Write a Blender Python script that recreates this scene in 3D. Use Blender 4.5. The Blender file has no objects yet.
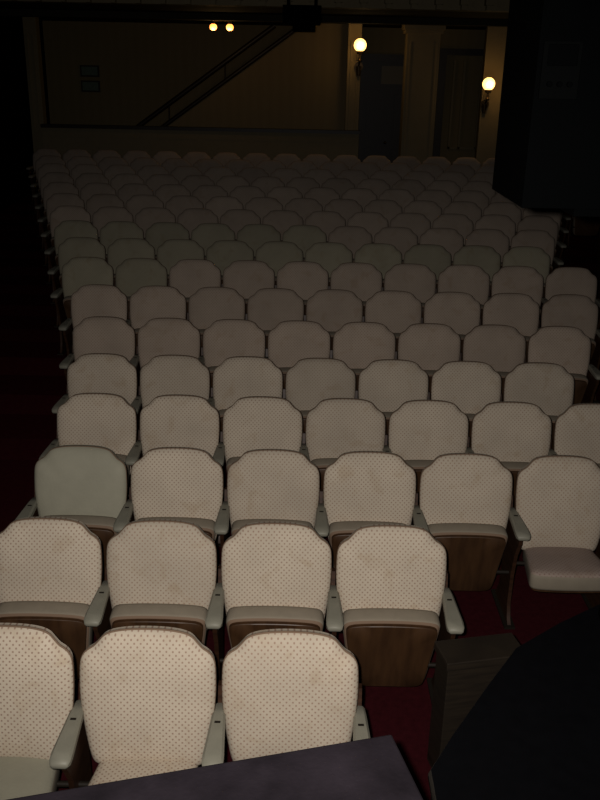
import bpy, math, random
from mathutils import Vector, Matrix
random.seed(4)
S = bpy.context.scene
try:
    S.view_settings.view_transform = 'Standard'
    S.view_settings.look = 'None'
    S.view_settings.gamma = 0.82
except Exception:
    pass
FLASH=610; SC=6.5; BULB=3.2
# ---------------------------------------------------------------- materials
def new_mat(name, col, rough=0.8, spec=0.3, noise=0.0, nscale=20, bump=0.0, bscale=80, metallic=0.0, emit=None, estr=0):
    m = bpy.data.materials.new(name); m.use_nodes = True
    nt = m.node_tree; b = nt.nodes['Principled BSDF']
    b.inputs['Base Color'].default_value = (*col, 1)
    b.inputs['Roughness'].default_value = rough
    b.inputs['Specular IOR Level'].default_value = spec
    b.inputs['Metallic'].default_value = metallic
    tc = nt.nodes.new('ShaderNodeTexCoord')
    if noise > 0:
        n = nt.nodes.new('ShaderNodeTexNoise'); n.inputs['Scale'].default_value = nscale; n.inputs['Detail'].default_value = 5
        nt.links.new(tc.outputs['Object'], n.inputs['Vector'])
        mx = nt.nodes.new('ShaderNodeMix'); mx.data_type = 'RGBA'
        mx.inputs[6].default_value = (*[c*(1-noise) for c in col], 1)
        mx.inputs[7].default_value = (*[min(1, c*(1+noise)) for c in col], 1)
        nt.links.new(n.outputs['Fac'], mx.inputs[0]); nt.links.new(mx.outputs[2], b.inputs['Base Color'])
    if bump > 0:
        n2 = nt.nodes.new('ShaderNodeTexNoise'); n2.inputs['Scale'].default_value = bscale
        nt.links.new(tc.outputs['Object'], n2.inputs['Vector'])
        bp = nt.nodes.new('ShaderNodeBump'); bp.inputs['Strength'].default_value = bump; bp.inputs['Distance'].default_value = 0.01
        nt.links.new(n2.outputs['Fac'], bp.inputs['Height']); nt.links.new(bp.outputs['Normal'], b.inputs['Normal'])
    if emit:
        b.inputs['Emission Color'].default_value = (*emit, 1); b.inputs['Emission Strength'].default_value = estr
    return m

def dotted(name, col, dot, pitch=0.0245, thr=0.4, axis=2):
    m = new_mat(name, col, 0.9, 0.12, bump=0.12, bscale=400)
    nt = m.node_tree; b = nt.nodes['Principled BSDF']
    N = nt.nodes.new; L = nt.links.new
    tc = N('ShaderNodeTexCoord'); sp = N('ShaderNodeSeparateXYZ'); L(tc.outputs['Object'], sp.inputs[0])
    def math_(op, a, bb=None, v=None):
        n = N('ShaderNodeMath'); n.operation = op; L(a, n.inputs[0])
        if bb is not None: L(bb, n.inputs[1])
        elif v is not None: n.inputs[1].default_value = v
        return n.outputs[0]
    k = 2*math.pi/pitch
    cx = math_('COSINE', math_('MULTIPLY', sp.outputs[0], v=k))
    cz = math_('COSINE', math_('MULTIPLY', sp.outputs[axis], v=k))
    p = math_('MULTIPLY', cx, cz)
    mr = N('ShaderNodeMapRange'); mr.inputs['From Min'].default_value = thr; mr.inputs['From Max'].default_value = thr+0.45
    L(p, mr.inputs['Value'])
    ns = N('ShaderNodeTexNoise'); ns.inputs['Scale'].default_value = 5; ns.inputs['Detail'].default_value = 4
    oi = N('ShaderNodeObjectInfo'); va = N('ShaderNodeVectorMath'); va.operation='ADD'
    L(tc.outputs['Object'], va.inputs[0]); L(oi.outputs['Location'], va.inputs[1]); L(va.outputs[0], ns.inputs['Vector'])
    mx = N('ShaderNodeMix'); mx.data_type='RGBA'
    mx.inputs[6].default_value = (*[c*0.82 for c in col],1); mx.inputs[7].default_value = (*[min(1,c*1.13) for c in col],1)
    L(ns.outputs['Fac'], mx.inputs[0])
    # faint wear / stains on the old cloth
    n3 = N('ShaderNodeTexNoise'); n3.inputs['Scale'].default_value = 9; n3.inputs['Detail'].default_value = 6; n3.inputs['Distortion'].default_value=.6
    L(va.outputs[0], n3.inputs['Vector'])
    m3 = N('ShaderNodeMapRange'); m3.inputs['From Min'].default_value=.56; m3.inputs['From Max'].default_value=.72; m3.inputs['To Max'].default_value=.45
    L(n3.outputs['Fac'], m3.inputs['Value'])
    mxs = N('ShaderNodeMix'); mxs.data_type='RGBA'; mxs.inputs[7].default_value=(col[0]*.78,col[1]*.70,col[2]*.60,1)
    L(mx.outputs[2], mxs.inputs[6]); L(m3.outputs[0], mxs.inputs[0])
    hs = N('ShaderNodeHueSaturation'); rv = N('ShaderNodeMapRange'); rv.inputs['To Min'].default_value=.90; rv.inputs['To Max'].default_value=1.08
    L(oi.outputs['Random'], rv.inputs['Value']); L(rv.outputs[0], hs.inputs['Value']); L(mxs.outputs[2], hs.inputs['Color'])
    mx2 = N('ShaderNodeMix'); mx2.data_type='RGBA'; mx2.inputs[7].default_value = (*dot,1)
    L(hs.outputs[0], mx2.inputs[6]); L(mr.outputs[0], mx2.inputs[0])
    L(mx2.outputs[2], b.inputs['Base Color'])
    return m

def wood(name, c1, c2, scale=3, rough=0.45, spec=0.4, stretch=(1,1,12)):
    m = new_mat(name, c1, rough, spec)
    nt = m.node_tree; b = nt.nodes['Principled BSDF']
    tc = nt.nodes.new('ShaderNodeTexCoord'); mp = nt.nodes.new('ShaderNodeMapping'); mp.inputs['Scale'].default_value = stretch
    n = nt.nodes.new('ShaderNodeTexNoise'); n.inputs['Scale'].default_value = scale; n.inputs['Detail'].default_value = 8
    mx = nt.nodes.new('ShaderNodeMix'); mx.data_type='RGBA'; mx.inputs[6].default_value=(*c1,1); mx.inputs[7].default_value=(*c2,1)
    cr = nt.nodes.new('ShaderNodeMapRange'); cr.inputs['From Min'].default_value=.35; cr.inputs['From Max'].default_value=.65
    nt.links.new(tc.outputs['Object'], mp.inputs[0]); nt.links.new(mp.outputs[0], n.inputs['Vector'])
    nt.links.new(n.outputs['Fac'], cr.inputs[0]); nt.links.new(cr.outputs[0], mx.inputs[0]); nt.links.new(mx.outputs[2], b.inputs['Base Color'])
    return m

CC=(0.485,0.425,0.345)
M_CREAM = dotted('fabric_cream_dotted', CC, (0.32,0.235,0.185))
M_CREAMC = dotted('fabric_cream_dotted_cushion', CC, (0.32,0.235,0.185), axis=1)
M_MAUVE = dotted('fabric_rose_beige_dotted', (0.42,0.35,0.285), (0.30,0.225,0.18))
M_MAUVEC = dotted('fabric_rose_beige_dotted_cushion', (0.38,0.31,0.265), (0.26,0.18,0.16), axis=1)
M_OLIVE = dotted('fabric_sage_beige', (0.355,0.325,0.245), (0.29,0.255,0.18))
M_GREEN = new_mat('vinyl_grey_green', (0.33,0.315,0.25), 0.65, 0.2, noise=0.12, nscale=8, bump=0.1)
M_BOX = new_mat('cushion_boxing', (0.27,0.235,0.185), 0.7, 0.2, noise=0.1)
M_PIPE = new_mat('piping_tan', (0.22,0.155,0.11), 0.7, 0.2)
M_ARM = new_mat('armrest_grey_green_paint', (0.25,0.24,0.195), 0.5, 0.3, noise=0.15, nscale=15)
M_PLY = wood('plywood_brown', (0.082,0.042,0.018), (0.055,0.027,0.012), 4, stretch=(5,1,1))
M_STD = wood('seat_standard_wood', (0.065,0.029,0.014), (0.038,0.017,0.009), 4)
M_DARK = new_mat('dark_slot', (0.02,0.015,0.01), 0.6)
M_CARPET = new_mat('carpet_dark_red', (0.055,0.008,0.011), 0.95, 0.05, noise=0.4, nscale=30, bump=0.3, bscale=200)
M_BLACK = new_mat('black_lacquer', (0.005,0.005,0.006), 0.4, 0.2, noise=0.3)
M_BLACKM = new_mat('black_matte', (0.0016,0.0019,0.0020), 0.9, 0.05, bump=0.1)
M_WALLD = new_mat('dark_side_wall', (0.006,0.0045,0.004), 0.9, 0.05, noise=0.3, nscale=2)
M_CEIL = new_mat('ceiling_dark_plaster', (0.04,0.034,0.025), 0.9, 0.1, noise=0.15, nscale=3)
M_CREAMW = new_mat('painted_cream_trim', (0.225,0.185,0.11), 0.7, 0.2, noise=0.1, nscale=6)
M_RAIL = wood('dark_stair_wood', (0.02,0.012,0.007), (0.012,0.007,0.004), 4)
M_STAGE = wood('stage_floor_black', (0.02,0.018,0.017), (0.012,0.011,0.01), 3)
M_PURPLE = new_mat('scuffed_dark_paint', (0.027,0.022,0.027), 0.55, 0.2, noise=0.7, nscale=9, bump=0.1)
M_BRASS = new_mat('aged_bronze', (0.06,0.04,0.02), 0.4, 0.5, metallic=0.8)
M_GLOBE = new_mat('opal_globe_lit', (0.9,0.8,0.6), 0.3, emit=(1.0,0.60,0.20), estr=2.6)
M_BULB = new_mat('bulb_lit', (0.9,0.7,0.5), 0.3, emit=(1.0,0.36,0.09), estr=2.6)
M_CRATE = wood('crate_brown', (0.036,0.027,0.018), (0.024,0.018,0.013), 5)
M_GREY = new_mat('speaker_panel_grey', (0.0024,0.0028,0.0027), 0.8, 0.05)
M_PIC = new_mat('poster_bluegreen', (0.10,0.15,0.12), 0.6, noise=0.5, nscale=20)
M_DOOR = wood('door_dark_wood', (0.012,0.007,0.005), (0.008,0.005,0.004), 3)
M_GLASS = new_mat('transom_pane', (0.10,0.08,0.04), 0.4)

def wallpaper(name, c1, c2):
    m = new_mat(name, c1, 0.85, 0.15)
    nt = m.node_tree; b = nt.nodes['Principled BSDF']
    tc = nt.nodes.new('ShaderNodeTexCoord'); w = nt.nodes.new('ShaderNodeTexWave'); w.bands_direction='X'
    w.inputs['Scale'].default_value = 1.6; w.inputs['Distortion'].default_value=0.3
    mx = nt.nodes.new('ShaderNodeMix'); mx.data_type='RGBA'; mx.inputs[6].default_value=(*c1,1); mx.inputs[7].default_value=(*c2,1)
    nt.links.new(tc.outputs['Object'], w.inputs['Vector']); nt.links.new(w.outputs['Fac'], mx.inputs[0]); nt.links.new(mx.outputs[2], b.inputs['Base Color'])
    return m
M_WALLB = wallpaper('back_wall_yellow', (0.21,0.168,0.095), (0.20,0.16,0.09))

# ---------------------------------------------------------------- mesh builder
class MB:
    def __init__(s): s.v=[]; s.f=[]; s.m=[]; s.mats=[]
    def mi(s, mat):
        if mat not in s.mats: s.mats.append(mat)
        return s.mats.index(mat)
    def box(s, x0,x1,y0,y1,z0,z1, mat, T=None):
        b=len(s.v)
        for x in (x0,x1):
            for y in (y0,y1):
                for z in (z0,z1):
                    p=Vector((x,y,z)); s.v.append(tuple(T@p) if T else tuple(p))
        for f in ((0,1,3,2),(4,6,7,5),(0,4,5,1),(2,3,7,6),(0,2,6,4),(1,5,7,3)):
            s.f.append(tuple(b+i for i in f)); s.m.append(s.mi(mat))
    def loft(s, rings, mats, cap0=None, cap1=None):
        b=len(s.v); n=len(rings[0])
        for r in rings: s.v.extend([tuple(p) for p in r])
        for k in range(len(rings)-1):
            for i in range(n):
                j=(i+1)%n
                s.f.append((b+k*n+i,b+k*n+j,b+(k+1)*n+j,b+(k+1)*n+i)); s.m.append(s.mi(mats[k] if isinstance(mats,list) else mats))
        if cap0: s.f.append(tuple(b+i for i in reversed(range(n)))); s.m.append(s.mi(cap0))
        if cap1: s.f.append(tuple(b+(len(rings)-1)*n+i for i in range(n))); s.m.append(s.mi(cap1))
    def tube(s, p0, p1, r, mat, n=10, r1=None):
        p0=Vector(p0); p1=Vector(p1); d=(p1-p0).normalized()
        a=d.orthogonal().normalized(); c=d.cross(a); r1=r if r1 is None else r1
        R=[[p+ (a*math.cos(t)+c*math.sin(t))*rr for t in [2*math.pi*i/n for i in range(n)]] for p,rr in ((p0,r),(p1,r1))]
        s.loft(R, mat, mat, mat)
    def sphere(s, c, r, mat, n=20, sz=1.0):
        c=Vector(c); R=[]
        for k in range(1,n//2):
            ph=math.pi*k/(n//2)
            R.append([c+Vector((r*math.sin(ph)*math.cos(2*math.pi*i/n), r*math.sin(ph)*math.sin(2*math.pi*i/n), -r*sz*math.cos(ph))) for i in range(n)])
        s.loft(R, mat, mat, mat)
    def mesh(s, name, smooth=True):
        me=bpy.data.meshes.new(name); me.from_pydata(s.v,[],s.f)
        for m in s.mats: me.materials.append(m)
        me.polygons.foreach_set('material_index', s.m)
        import bmesh
        bm=bmesh.new(); bm.from_mesh(me); bmesh.ops.recalc_face_normals(bm, faces=bm.faces); bm.to_mesh(me); bm.free()
        if smooth:
            me.polygons.foreach_set('use_smooth',[True]*len(me.polygons))
            try: me.set_sharp_from_angle(angle=math.radians(40))
            except Exception: pass
        me.update(); return me
    def obj(s, name, smooth=True, loc=(0,0,0), rotz=0, bevel=0, parent=None):
        o=bpy.data.objects.new(name, s.mesh(name,smooth)); S.collection.objects.link(o)
        o.location=loc; o.rotation_euler=(0,0,rotz)
        if bevel:
            bv=o.modifiers.new('bevel','BEVEL'); bv.width=bevel; bv.segments=2; bv.limit_method='ANGLE'
        if parent: o.parent=parent
        return o

def catmull(pts, sub=3, closed=True):
    out=[]; n=len(pts)
    for i in range(n):
        p0,p1,p2,p3=[Vector(pts[(i+k-1)%n]) for k in range(4)]
        for s_ in range(sub):
            t=s_/sub
            out.append(0.5*((2*p1)+(-p0+p2)*t+(2*p0-5*p1+4*p2-p3)*t*t+(-p0+3*p1-3*p2+p3)*t**3))
    return out

# ---------------------------------------------------------------- seat
TOP=0.945
half=[(0,.945),(.08,.943),(.135,.936),(.166,.924),(.186,.904),(.206,.884),(.230,.870),(.248,.850),(.2575,.81),(.2585,.70),(.249,.6),(.233,.5),(.219,.44),(.20,.412),(.15,.402),(.07,.40),(0,.40)]
outl=half+[(-x,z) for x,z in reversed(half[1:-1])]
outl=catmull([(x,z,0) for x,z in outl],3)
cz=0.67
def back_pt(x,z,y):
    return (x, y+(z-TOP)*0.2-0.35*x*x, z)
def seat_mesh(name, fab, cush, down, right_end):
    mb=MB()
    rings=[]; mats=[]
    prof=[(0.97,.012),(.995,.006),(1.0,-.010),(1.008,-.016),(.998,-.023),(.965,-.036),(.90,-.047),(.75,-.058),(.5,-.065),(.25,-.068),(.04,-.0685)]
    for s_,y in prof:
        rings.append([back_pt(p[0]*s_, cz+(p[1]-cz)*s_, y) for p in outl])
    mm=[M_STD,fab,M_PIPE,M_PIPE]+[fab]*6
    mb.loft(rings, mm, M_STD, fab)
    # cushion
    pl=[(0,0),(.12,0.0),(.165,.01),(.185,.04),(.20,.15),(.217,.28),(.227,.36),(.222,.39),(.19,.407),(.10,.415),(0,.417)]
    pl=pl+[(-x,t) for x,t in reversed(pl[1:-1])]
    pl=catmull([(x,t,0) for x,t in pl],2)
    if down: H=Vector((0,-.06,.325)); dT=Vector((0,-1,.06)).normalized(); dN=Vector((0,.06,1)).normalized()
    else: H=Vector((0,-.19,.165)); dT=Vector((0,-.15,.985)).normalized(); dN=Vector((0,.985,.15)).normalized()
    def cp(x,t,n): return H+Vector((x,0,0))+dT*t+dN*n
    pr=[(.93,-.0),(.98,.008),(1.0,.02),(1.0,.075),(.985,.09),(.93,.102),(.8,.108),(.5,.112),(.1,.113)]
    rings=[[cp(p[0]*s_, .21+(p[1]-.21)*s_, n) for p in pl] for s_,n in pr]
    mb.loft(rings,[M_PIPE,M_BOX,M_BOX,M_BOX,cush,cush,cush,cush],M_PLY,cush)
    rings=[[cp(p[0]*s_, .205+(p[1]-.21)*s_, n) for p in pl] for s_,n in [(.93,.002),(.93,-.012),(.915,-.015),(.5,-.02),(.05,-.021)]]
    mb.loft(rings,[M_PLY]*4,M_PLY,M_PLY)
    # hinge bar
    if not down:
        for sx in (-1,1): mb.tube((sx*.17,-.20,.30),(sx*.26,-.20,.30),.012,M_DARK)
    else:
        for sx in (-1,1): mb.tube((sx*.19,-.20,.36),(sx*.26,-.20,.36),.012,M_DARK)
    xs=[-.27]+([.27] if right_end else [])
    for cx in xs:
        prof=[(.06,0),(.03,.03),(-.02,.12),(-.03,.35),(-.03,.5),(-.02,.62),(0.0,.70),(-.03,.70),(-.06,.604),(-.33,.604),(-.325,.55),(-.27,.45),(-.24,.3),(-.24,.12),(-.27,.04),(-.31,0)]
        R=[[(cx+dx,y,z) for y,z in prof] for dx in (-.010,.010)]
        mb.loft(R,M_STD,M_STD,M_STD)
        mb.box(cx-.03,cx+.03,-.32,.07,-.02,.012,M_DARK)
        # arm
        R=[]
        for y,w,zt,zb in [(-.045,.016,.632,.606),(-.06,.022,.640,.604),(-.12,.026,.645,.604),(-.24,.033,.645,.604),(-.33,.039,.643,.604),(-.365,.038,.638,.602),(-.38,.032,.630,.606),(-.384,.024,.624,.612)]:
            c=min(.009,(zt-zb)/3)
            R.append([(cx-w+c,y,zt),(cx+w-c,y,zt),(cx+w,y,zt-c),(cx+w,y,zb+c),(cx+w-c,y,zb),(cx-w+c,y,zb),(cx-w,y,zb+c),(cx-w,y,zt-c)])
        mb.loft(R,M_ARM,M_ARM,M_ARM)
        mb.box(cx-.011,cx+.011,-.175,-.165,.640,.6465,M_DARK)
    return mb.mesh(name)
_cache={}
def seat(x,y,z,fab,cush,down=False,right=False,rot=0):
    k=(fab.name,cush.name,down,right)
    if k not in _cache: _cache[k]=seat_mesh('theater_seat_'+str(len(_cache)),*([fab,cush,down,right]))
    o=bpy.data.objects.new('theater_seat',_cache[k]); S.collection.objects.link(o)
    o.location=(x,y,z); o.rotation_euler=(0,0,rot); return o

NR=17; PX=.5425; Y0=2.80; PY=.845
rowY=[Y0+PY*i for i in range(NR)]
rowZ=[0,0,0,0,0,.05,.12,.20]+[.20+.044*(i+1) for i in range(9)]
rows=[(-1.10,3),(-1.18,4),(-1.225,7),(-1.326,7),(-1.477,7),(-1.645,8),(-1.87,9),(-2.17,10),(-2.43,10),(-2.70,11),(-2.98,12),(-3.26,13),(-3.54,14),(-3.82,14),(-4.1,15),(-4.38,15),(-4.67,16)]
for i,(x0,n) in enumerate(rows):
    for j in range(n):
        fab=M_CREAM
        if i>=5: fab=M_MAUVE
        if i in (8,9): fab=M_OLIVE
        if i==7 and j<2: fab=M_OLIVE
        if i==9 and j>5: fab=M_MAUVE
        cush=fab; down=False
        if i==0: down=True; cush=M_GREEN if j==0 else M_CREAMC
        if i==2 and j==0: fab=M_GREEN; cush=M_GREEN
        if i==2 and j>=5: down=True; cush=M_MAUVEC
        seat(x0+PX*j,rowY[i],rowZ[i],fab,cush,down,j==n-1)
    if 8<=i<=15:
        xe=x0+PX*(n-1)+1.15
        for j in range(3):
            if xe+PX*j<5.4: seat(xe+PX*j,rowY[i],rowZ[i],M_MAUVE,M_MAUVE,False,j==2 or xe+PX*(j+1)>=5.4)

# ---------------------------------------------------------------- room shell
XL=-5.28; XW=5.9; YB=18.8; ZC=7.0
mb=MB()
P=[(-4.2,0)]
for i in range(NR):
    P.append((rowY[i]-.42,rowZ[i]-.001)); P.append((rowY[i]+.12,rowZ[i]))
P.append((YB+.3,rowZ[-1]))
for a,b in zip(P[:-1],P[1:]):
    k=len(mb.v)
    mb.v+= [(XL-.2,a[0],a[1]),(XW+.2,a[0],a[1]),(XW+.2,b[0],b[1]),(XL-.2,b[0],b[1])]
    mb.f.append((k,k+1,k+2,k+3)); mb.m.append(mb.mi(M_CARPET))
mb.obj('floor',smooth=False)
def slab(name,x0,x1,y0,y1,z0,z1,mat,bev=0):
    m=MB(); m.box(x0,x1,y0,y1,z0,z1,mat); return m.obj(name,smooth=False,bevel=bev)
slab('wall_left',XL-.2,XL,-4.2,YB+.2,-.1,ZC,M_WALLD)
slab('wall_right',XW,XW+.2,-4.2,YB+.2,-.1,ZC,M_WALLD)
slab('wall_back',XL,XW,YB,YB+.2,0,ZC,M_WALLB)
slab('wall_stage',XL,XW,-4.2,-4.0,0,ZC,M_WALLD)
slab('ceiling',XL-.2,XW+.2,-4.2,YB+.2,ZC,ZC+.2,M_CEIL)
slab('stage',XL+.01,XW-.01,-3.99,.7,0,1.15,M_STAGE)

# balcony overhang: soffit, fascia, modillions
ZS=3.78; YF=13.0
slab('ceiling_under_balcony',XL,XW,YF+.26,YB,ZS,ZS+.25,M_CEIL)
mb=MB()
XA,XB=XL,XW
mb.box(XA,XB,YF,YF+.26,ZS-.02,ZS+.85,M_CREAMW)
mb.box(XA,XB,YF-.08,YF,ZS+.14,ZS+.20,M_CREAMW)
mb.box(XA,XB,YF-.05,YF+.25,ZS+.85,ZS+.93,M_RAIL)
x=XL+.25
while x<XW-.2:
    mb.box(x-.055,x+.055,YF-.13,YF,ZS+.04,ZS+.14,M_CREAMW)
    mb.box(x-.035,x+.035,YF-.09,YF,ZS-.02,ZS+.04,M_CREAMW)
    mb.tube((x+.17,YF-.015,ZS+.06),(x+.17,YF,ZS+.06),.045,M_CREAMW,12)
    x+=.34
mb.obj('balcony')
slab('trim_1',XL,XW,15.2,15.4,ZS-.10,ZS,M_CEIL)

# parapet wall at rear
ZF=rowZ[-1]
mb=MB()
mb.box(-4.93,1.0,17.0,17.12,ZF,1.86,M_CREAMW)
mb.box(-4.95,1.03,16.96,17.16,1.86,1.92,M_RAIL)
for k in range(6):
    xa=-4.85+k*.97
    for (a,b,c,d) in ((xa,xa+.87,1.70,1.73),(xa,xa+.87,.85,.88),(xa,xa+.03,.88,1.70),(xa+.84,xa+.87,.88,1.70)):
        mb.box(a,b,16.993,17.0,c,d,M_CREAMW)
mb.obj('wall_parapet',smooth=False)

def column(name,x0,x1,y0,y1,z0,z1,cap=True):
    m=MB(); m.box(x0,x1,y0,y1,z0,z1,M_CREAMW)
    if cap:
        m.box(x0-.05,x1+.05,y0-.05,y1+.05,z0,z0+.18,M_CREAMW)
        m.box(x0-.04,x1+.04,y0-.04,y1+.04,z1-.16,z1-.1,M_CREAMW)
        m.box(x0-.07,x1+.07,y0-.07,y1+.07,z1-.1,z1,M_CREAMW)
    for xx in (x0+.05,x1-.08): m.box(xx,xx+.03,y0-.015,y0,z0+.3,z1-.3,M_CREAMW)
    return m.obj(name,smooth=False,bevel=.006)
column('column',1.80,2.40,17.0,17.4,ZF,ZS-.003)
column('column',-5.2,-4.96,17.22,17.45,ZF,ZS-.003,False)
column('column',.74,.99,17.16,17.4,ZF,ZS-.003,False)

# staircase behind parapet: treads, solid balustrade, two dark rails
mb=MB()
x0s=-3.7; ns=17; tr=.27; rs=.19
def slope(xx,off): return ZF+(xx-x0s)/tr*rs+off
def xat(z,off): return x0s+(z-off-ZF)/rs*tr
for k in range(ns):
    if ZF+(k+1)*rs<ZS-.02:
        mb.box(x0s+k*tr,x0s+(k+1)*tr+.03,17.6,18.78,ZF,ZF+(k+1)*rs,M_RAIL)
ZT=ZS-.006
xe=xat(ZT,.62)
poly=[(x0s,ZF),(x0s,slope(x0s,.62)),(xe,ZT),(1.0,ZT),(1.0,ZF)]
R=[[(a,y,b) for a,b in poly] for y in (17.5,17.58)]
mb.loft(R,M_WALLB,M_WALLB,M_WALLB)
for off,r in ((.95,.045),(.62,.04)):
    xb=xat(ZS-.06,off)
    mb.tube((x0s,17.47,slope(x0s,off)),(xb,17.47,slope(xb,off)),r,M_RAIL)
for k in range(0,16,4):
    xa=x0s+k*tr
    if slope(xa,.95)<ZS-.05: mb.tube((xa,17.5,slope(xa,.6)),(xa,17.5,slope(xa,.95)),.014,M_RAIL)
mb.obj('staircase')

# door in back wall
mb=MB()
dx0,dx1,dz1=1.15,2.25,3.15
YD=YB-.003
mb.box(dx0,dx1,18.72,YD,ZF,dz1-.5,M_DOOR)
for a in (dx0,(dx0+dx1)/2+.01):
    for (c,d) in ((ZF+.2,ZF+.9),(ZF+1.05,dz1-.65)):
        mb.box(a+.08,a+.46,18.70,18.72,c,d,M_DOOR)
mb.box(dx0,dx1,18.74,YD,dz1-.5,dz1,M_DOOR)
mb.box(dx0+.35,dx1-.05,18.70,18.74,dz1-.42,dz1-.08,M_GLASS)
mb.box(dx0-.12,dx0,18.68,YD,ZF,dz1+.12,M_RAIL); mb.box(dx1,dx1+.12,18.68,YD,ZF,dz1+.12,M_RAIL)
mb.box(dx0-.12,dx1+.12,18.66,YD,dz1,dz1+.14,M_RAIL)
mb.sphere(((dx0+dx1)/2-.06,18.66,ZF+1.0),.03,M_BRASS,12)
mb.obj('door_1',smooth=False)
# right-hand recess: jamb and moulded wall panel lit by the second sconce
mb=MB()
mb.box(2.62,2.78,18.6,YD,ZF,3.3,M_RAIL); mb.box(2.62,3.9,18.6,YD,3.3,3.42,M_RAIL)
mb.obj('trim_2',smooth=False)
mb=MB()
for xx in (2.95,3.15,3.5): mb.box(xx,xx+.04,18.74,YD,ZF+.9,3.2,M_CREAMW)
mb.box(2.95,3.54,18.74,YD,ZF+.9,ZF+.94,M_CREAMW)
mb.obj('trim_3',smooth=False)

# framed notices
for zc in (2.86,2.57):
    mb=MB(); mb.box(-4.58,-4.2,18.76,YD,zc-.11,zc+.11,M_RAIL); mb.box(-4.55,-4.23,18.75,18.76,zc-.08,zc+.08,M_PIC)
    mb.obj('framed_notice',smooth=False)

def add_light(name,loc,e,col,r=.05,parent=None,typ='POINT'):
    l=bpy.data.lights.new(name,typ); l.energy=e; l.color=col; l.shadow_soft_size=r
    o=bpy.data.objects.new(name,l); S.collection.objects.link(o); o.location=loc
    if parent: o.parent=parent
    return o
def sconce(x,y,z,wy):
    e=bpy.data.objects.new('wall_sconce',None); S.collection.objects.link(e)
    m=MB(); m.sphere((x,y,z),.115,M_GLOBE,24); m.obj('globe',parent=e)
    m=MB(); m.tube((x,y,z-.15),(x,y,z-.10),.05,M_BRASS,14,.07)
    m.tube((x,y,z-.26),(x,y,z-.15),.018,M_BRASS); m.tube((x,y,z-.26),(x-.0,wy-.02,z-.36),.018,M_BRASS)
    m.sphere((x,y,z-.26),.035,M_BRASS,12)
    m.tube((x,wy-.03,z-.36),(x,wy,z-.36),.08,M_BRASS,16); m.tube((x,wy-.03,z-.52),(x,wy-.01,z-.36),.03,M_BRASS,10,.06)
    m.obj('bracket',parent=e)
    add_light('sconce_light',(x,y-.2,z-.02),SC,(1,.64,.26),.1,e)
sconce(.95,16.93,3.40,17.15)
slab('wall_pier',3.25,3.65,17.1,17.3,ZF,ZS-.003,M_CREAMW)
sconce(3.31,16.85,2.79,17.09)

# twin ceiling lamp
e=bpy.data.objects.new('twin_bulb_ceiling_lamp',None); S.collection.objects.link(e)
m=MB(); m.tube((-1.46,16,ZS),(-1.46,16,ZS-.05),.07,M_BRASS,16); m.tube((-1.63,16,ZS-.06),(-1.29,16,ZS-.06),.02,M_BRASS)
for xx in (-1.60,-1.32): m.tube((xx,16,ZS-.07),(xx,16,ZS-.12),.03,M_BRASS,12)
m.obj('bracket',parent=e)
for xx in (-1.60,-1.32):
    m=MB(); m.sphere((xx,16,ZS-.17),.065,M_BULB,16,.9); m.obj('bulb',parent=e)
    add_light('bulb_light',(xx,15.9,ZS-.27),BULB,(1,.6,.22),.05,e)

# projector hung from balcony front
mb=MB()
mb.box(-.33,.17,12.3,12.75,3.52,3.74,M_BLACKM); mb.tube((.0,12.23,3.63),(.0,12.3,3.63),.08,M_BLACKM,18)
mb.box(-.28,-.24,12.4,12.8,3.74,4.05,M_BLACKM); mb.box(.08,.12,12.4,12.8,3.74,4.05,M_BLACKM)
mb.box(-.28,.12,12.7,12.865,4.0,4.05,M_BLACKM)
mb.box(-.2,.1,12.4,12.65,3.43,3.52,M_BLACKM)
mb.obj('hanging_projector',smooth=False,bevel=.008)

# ---------------------------------------------------------------- PA loudspeaker (rear seen from the stage)
mb=MB()
mb.box(0,.95,0,.55,0,1.25,M_BLACKM)
mb.box(.015,.15,-.012,0,.38,.57,M_GREY); mb.box(.03,.135,-.018,-.012,.49,.56,M_BLACKM)
for k in range(3): mb.tube((.045+.035*k,-.03,.43),(.045+.035*k,-.012,.43),.010,M_BLACKM,10)
mb.box(.05,.9,.55,.57,.04,1.2,M_GREY)
mb.box(.2,.75,.02,.5,-.03,0,M_BLACKM)
for xx in (.1,.85):
    mb.tube((xx,.28,1.25),(xx,.28,ZC-2.487),.012,M_GREY,8)
    mb.box(xx-.04,xx+.04,.22,.34,1.25,1.29,M_GREY)
mb.obj('loudspeaker',smooth=False,loc=(.80,3.25,2.485),bevel=.012)

# ---------------------------------------------------------------- equipment case
mb=MB()
ang=math.atan2(.2,.766)
w,d,h=1.5,.62,1.30
mb.box(-w,0,-d,0,0,h-.03,M_PURPLE); mb.box(-w-.01,.01,-d-.01,.01,h-.03,h,M_PURPLE)
for xx in (-w+.01,-.05): 
    for yy in (-d-.005,-.035): mb.box(xx,xx+.04,yy,yy+.04,.02,h-.03,M_GREY)
mb.obj('equipment_case',smooth=False,loc=(.255,1.838,0),rotz=ang,bevel=.006)
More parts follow.
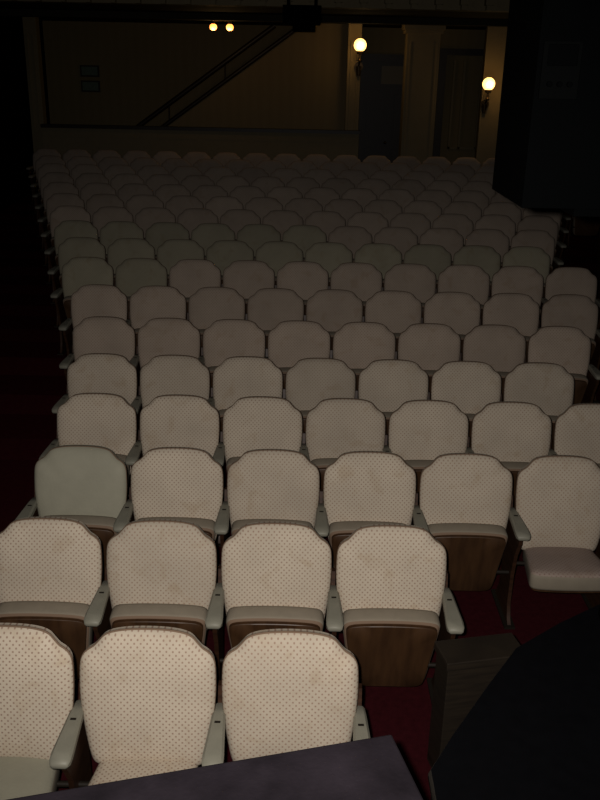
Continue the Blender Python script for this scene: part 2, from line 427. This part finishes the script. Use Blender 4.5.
# ---------------------------------------------------------------- grand piano
zt=1.0
out=[(.42,1.25),(.41,1.7),(.41,2.04),(.50,2.19),(.65,2.42),(.80,2.64),(1.0,2.80),(1.19,2.93),(1.42,3.0),(1.66,2.97),(1.80,2.84),(1.85,2.5),(1.85,1.25)]
mb=MB()
def ring(s_,z):
    c=Vector((1.15,2.0)); return [((x-c.x)*s_+c.x,(y-c.y)*s_+c.y,z) for x,y in out]
mb.loft([ring(.97,.62),ring(.985,.64),ring(.985,.95),ring(.99,.955)],M_BLACK,M_BLACK,M_BLACK)
mb.loft([ring(1.0,.962),ring(1.005,.97),ring(1.005,.985),ring(.995,zt)],M_BLACK,M_BLACK,M_BLACK)
for (x,y) in ((.6,1.5),(1.65,1.5),(1.4,2.7)):
    mb.tube((x,y,.1),(x,y,.64),.045,M_BLACK,12,.07); mb.tube((x,y,.02),(x,y,.1),.03,M_BRASS,12); 
    mb.tube((x-.02,y,.03),(x+.02,y,.03),.03,M_BRASS,12)
mb.obj('grand_piano')
# small monitor speaker standing on the piano lid
mb=MB()
R=[[(x,y,z) for y,z in ((0,0),(.26,0),(.26,.27),(.10,.27),(0,.20))] for x in (0,.34)]
mb.loft(R,M_BLACKM,M_BLACKM,M_BLACKM)
mb.box(.03,.31,.10,.25,.27,.275,M_GREY)
mb.tube((.17,-.008,.10),(.17,0,.10),.07,M_GREY,20)
mb.obj('monitor_speaker',smooth=False,loc=(1.14,2.60,zt+.001),rotz=math.radians(-6),bevel=.006)
# ---------------------------------------------------------------- wooden crate
mb=MB()
mb.box(0,.34,0,.14,.02,.62,M_CRATE); mb.box(-.01,.35,-.01,.15,.60,.64,M_CRATE); mb.box(0,.34,-.01,.14,0,.05,M_CRATE)
mb.obj('wooden_crate',smooth=False,loc=(.645,3.02,0),rotz=math.radians(12),bevel=.004)

# ---------------------------------------------------------------- world, flash, camera
w=bpy.data.worlds.new('world'); S.world=w; w.use_nodes=True
w.node_tree.nodes['Background'].inputs[0].default_value=(.02,.015,.01,1); w.node_tree.nodes['Background'].inputs[1].default_value=.2
HC=2.94
fl=add_light('camera_flash',(-.06,.02,HC+.03),FLASH,(1,.955,.91),.02,None,'SPOT')
fl.data.spot_size=math.radians(88); fl.data.spot_blend=1.0
fl.rotation_euler=(math.radians(90-23),0,0)
cam=bpy.data.cameras.new('camera'); co=bpy.data.objects.new('camera',cam); S.collection.objects.link(co)
cam.sensor_fit='VERTICAL'; cam.sensor_height=24; cam.lens=870/800*24; cam.clip_end=100; cam.clip_start=.01
R=Matrix.Rotation(math.radians(90-20.7),4,'X')@Matrix.Rotation(math.radians(1.2),4,'Z')
co.matrix_world=Matrix.Translation((0,0,HC))@R
S.camera=co
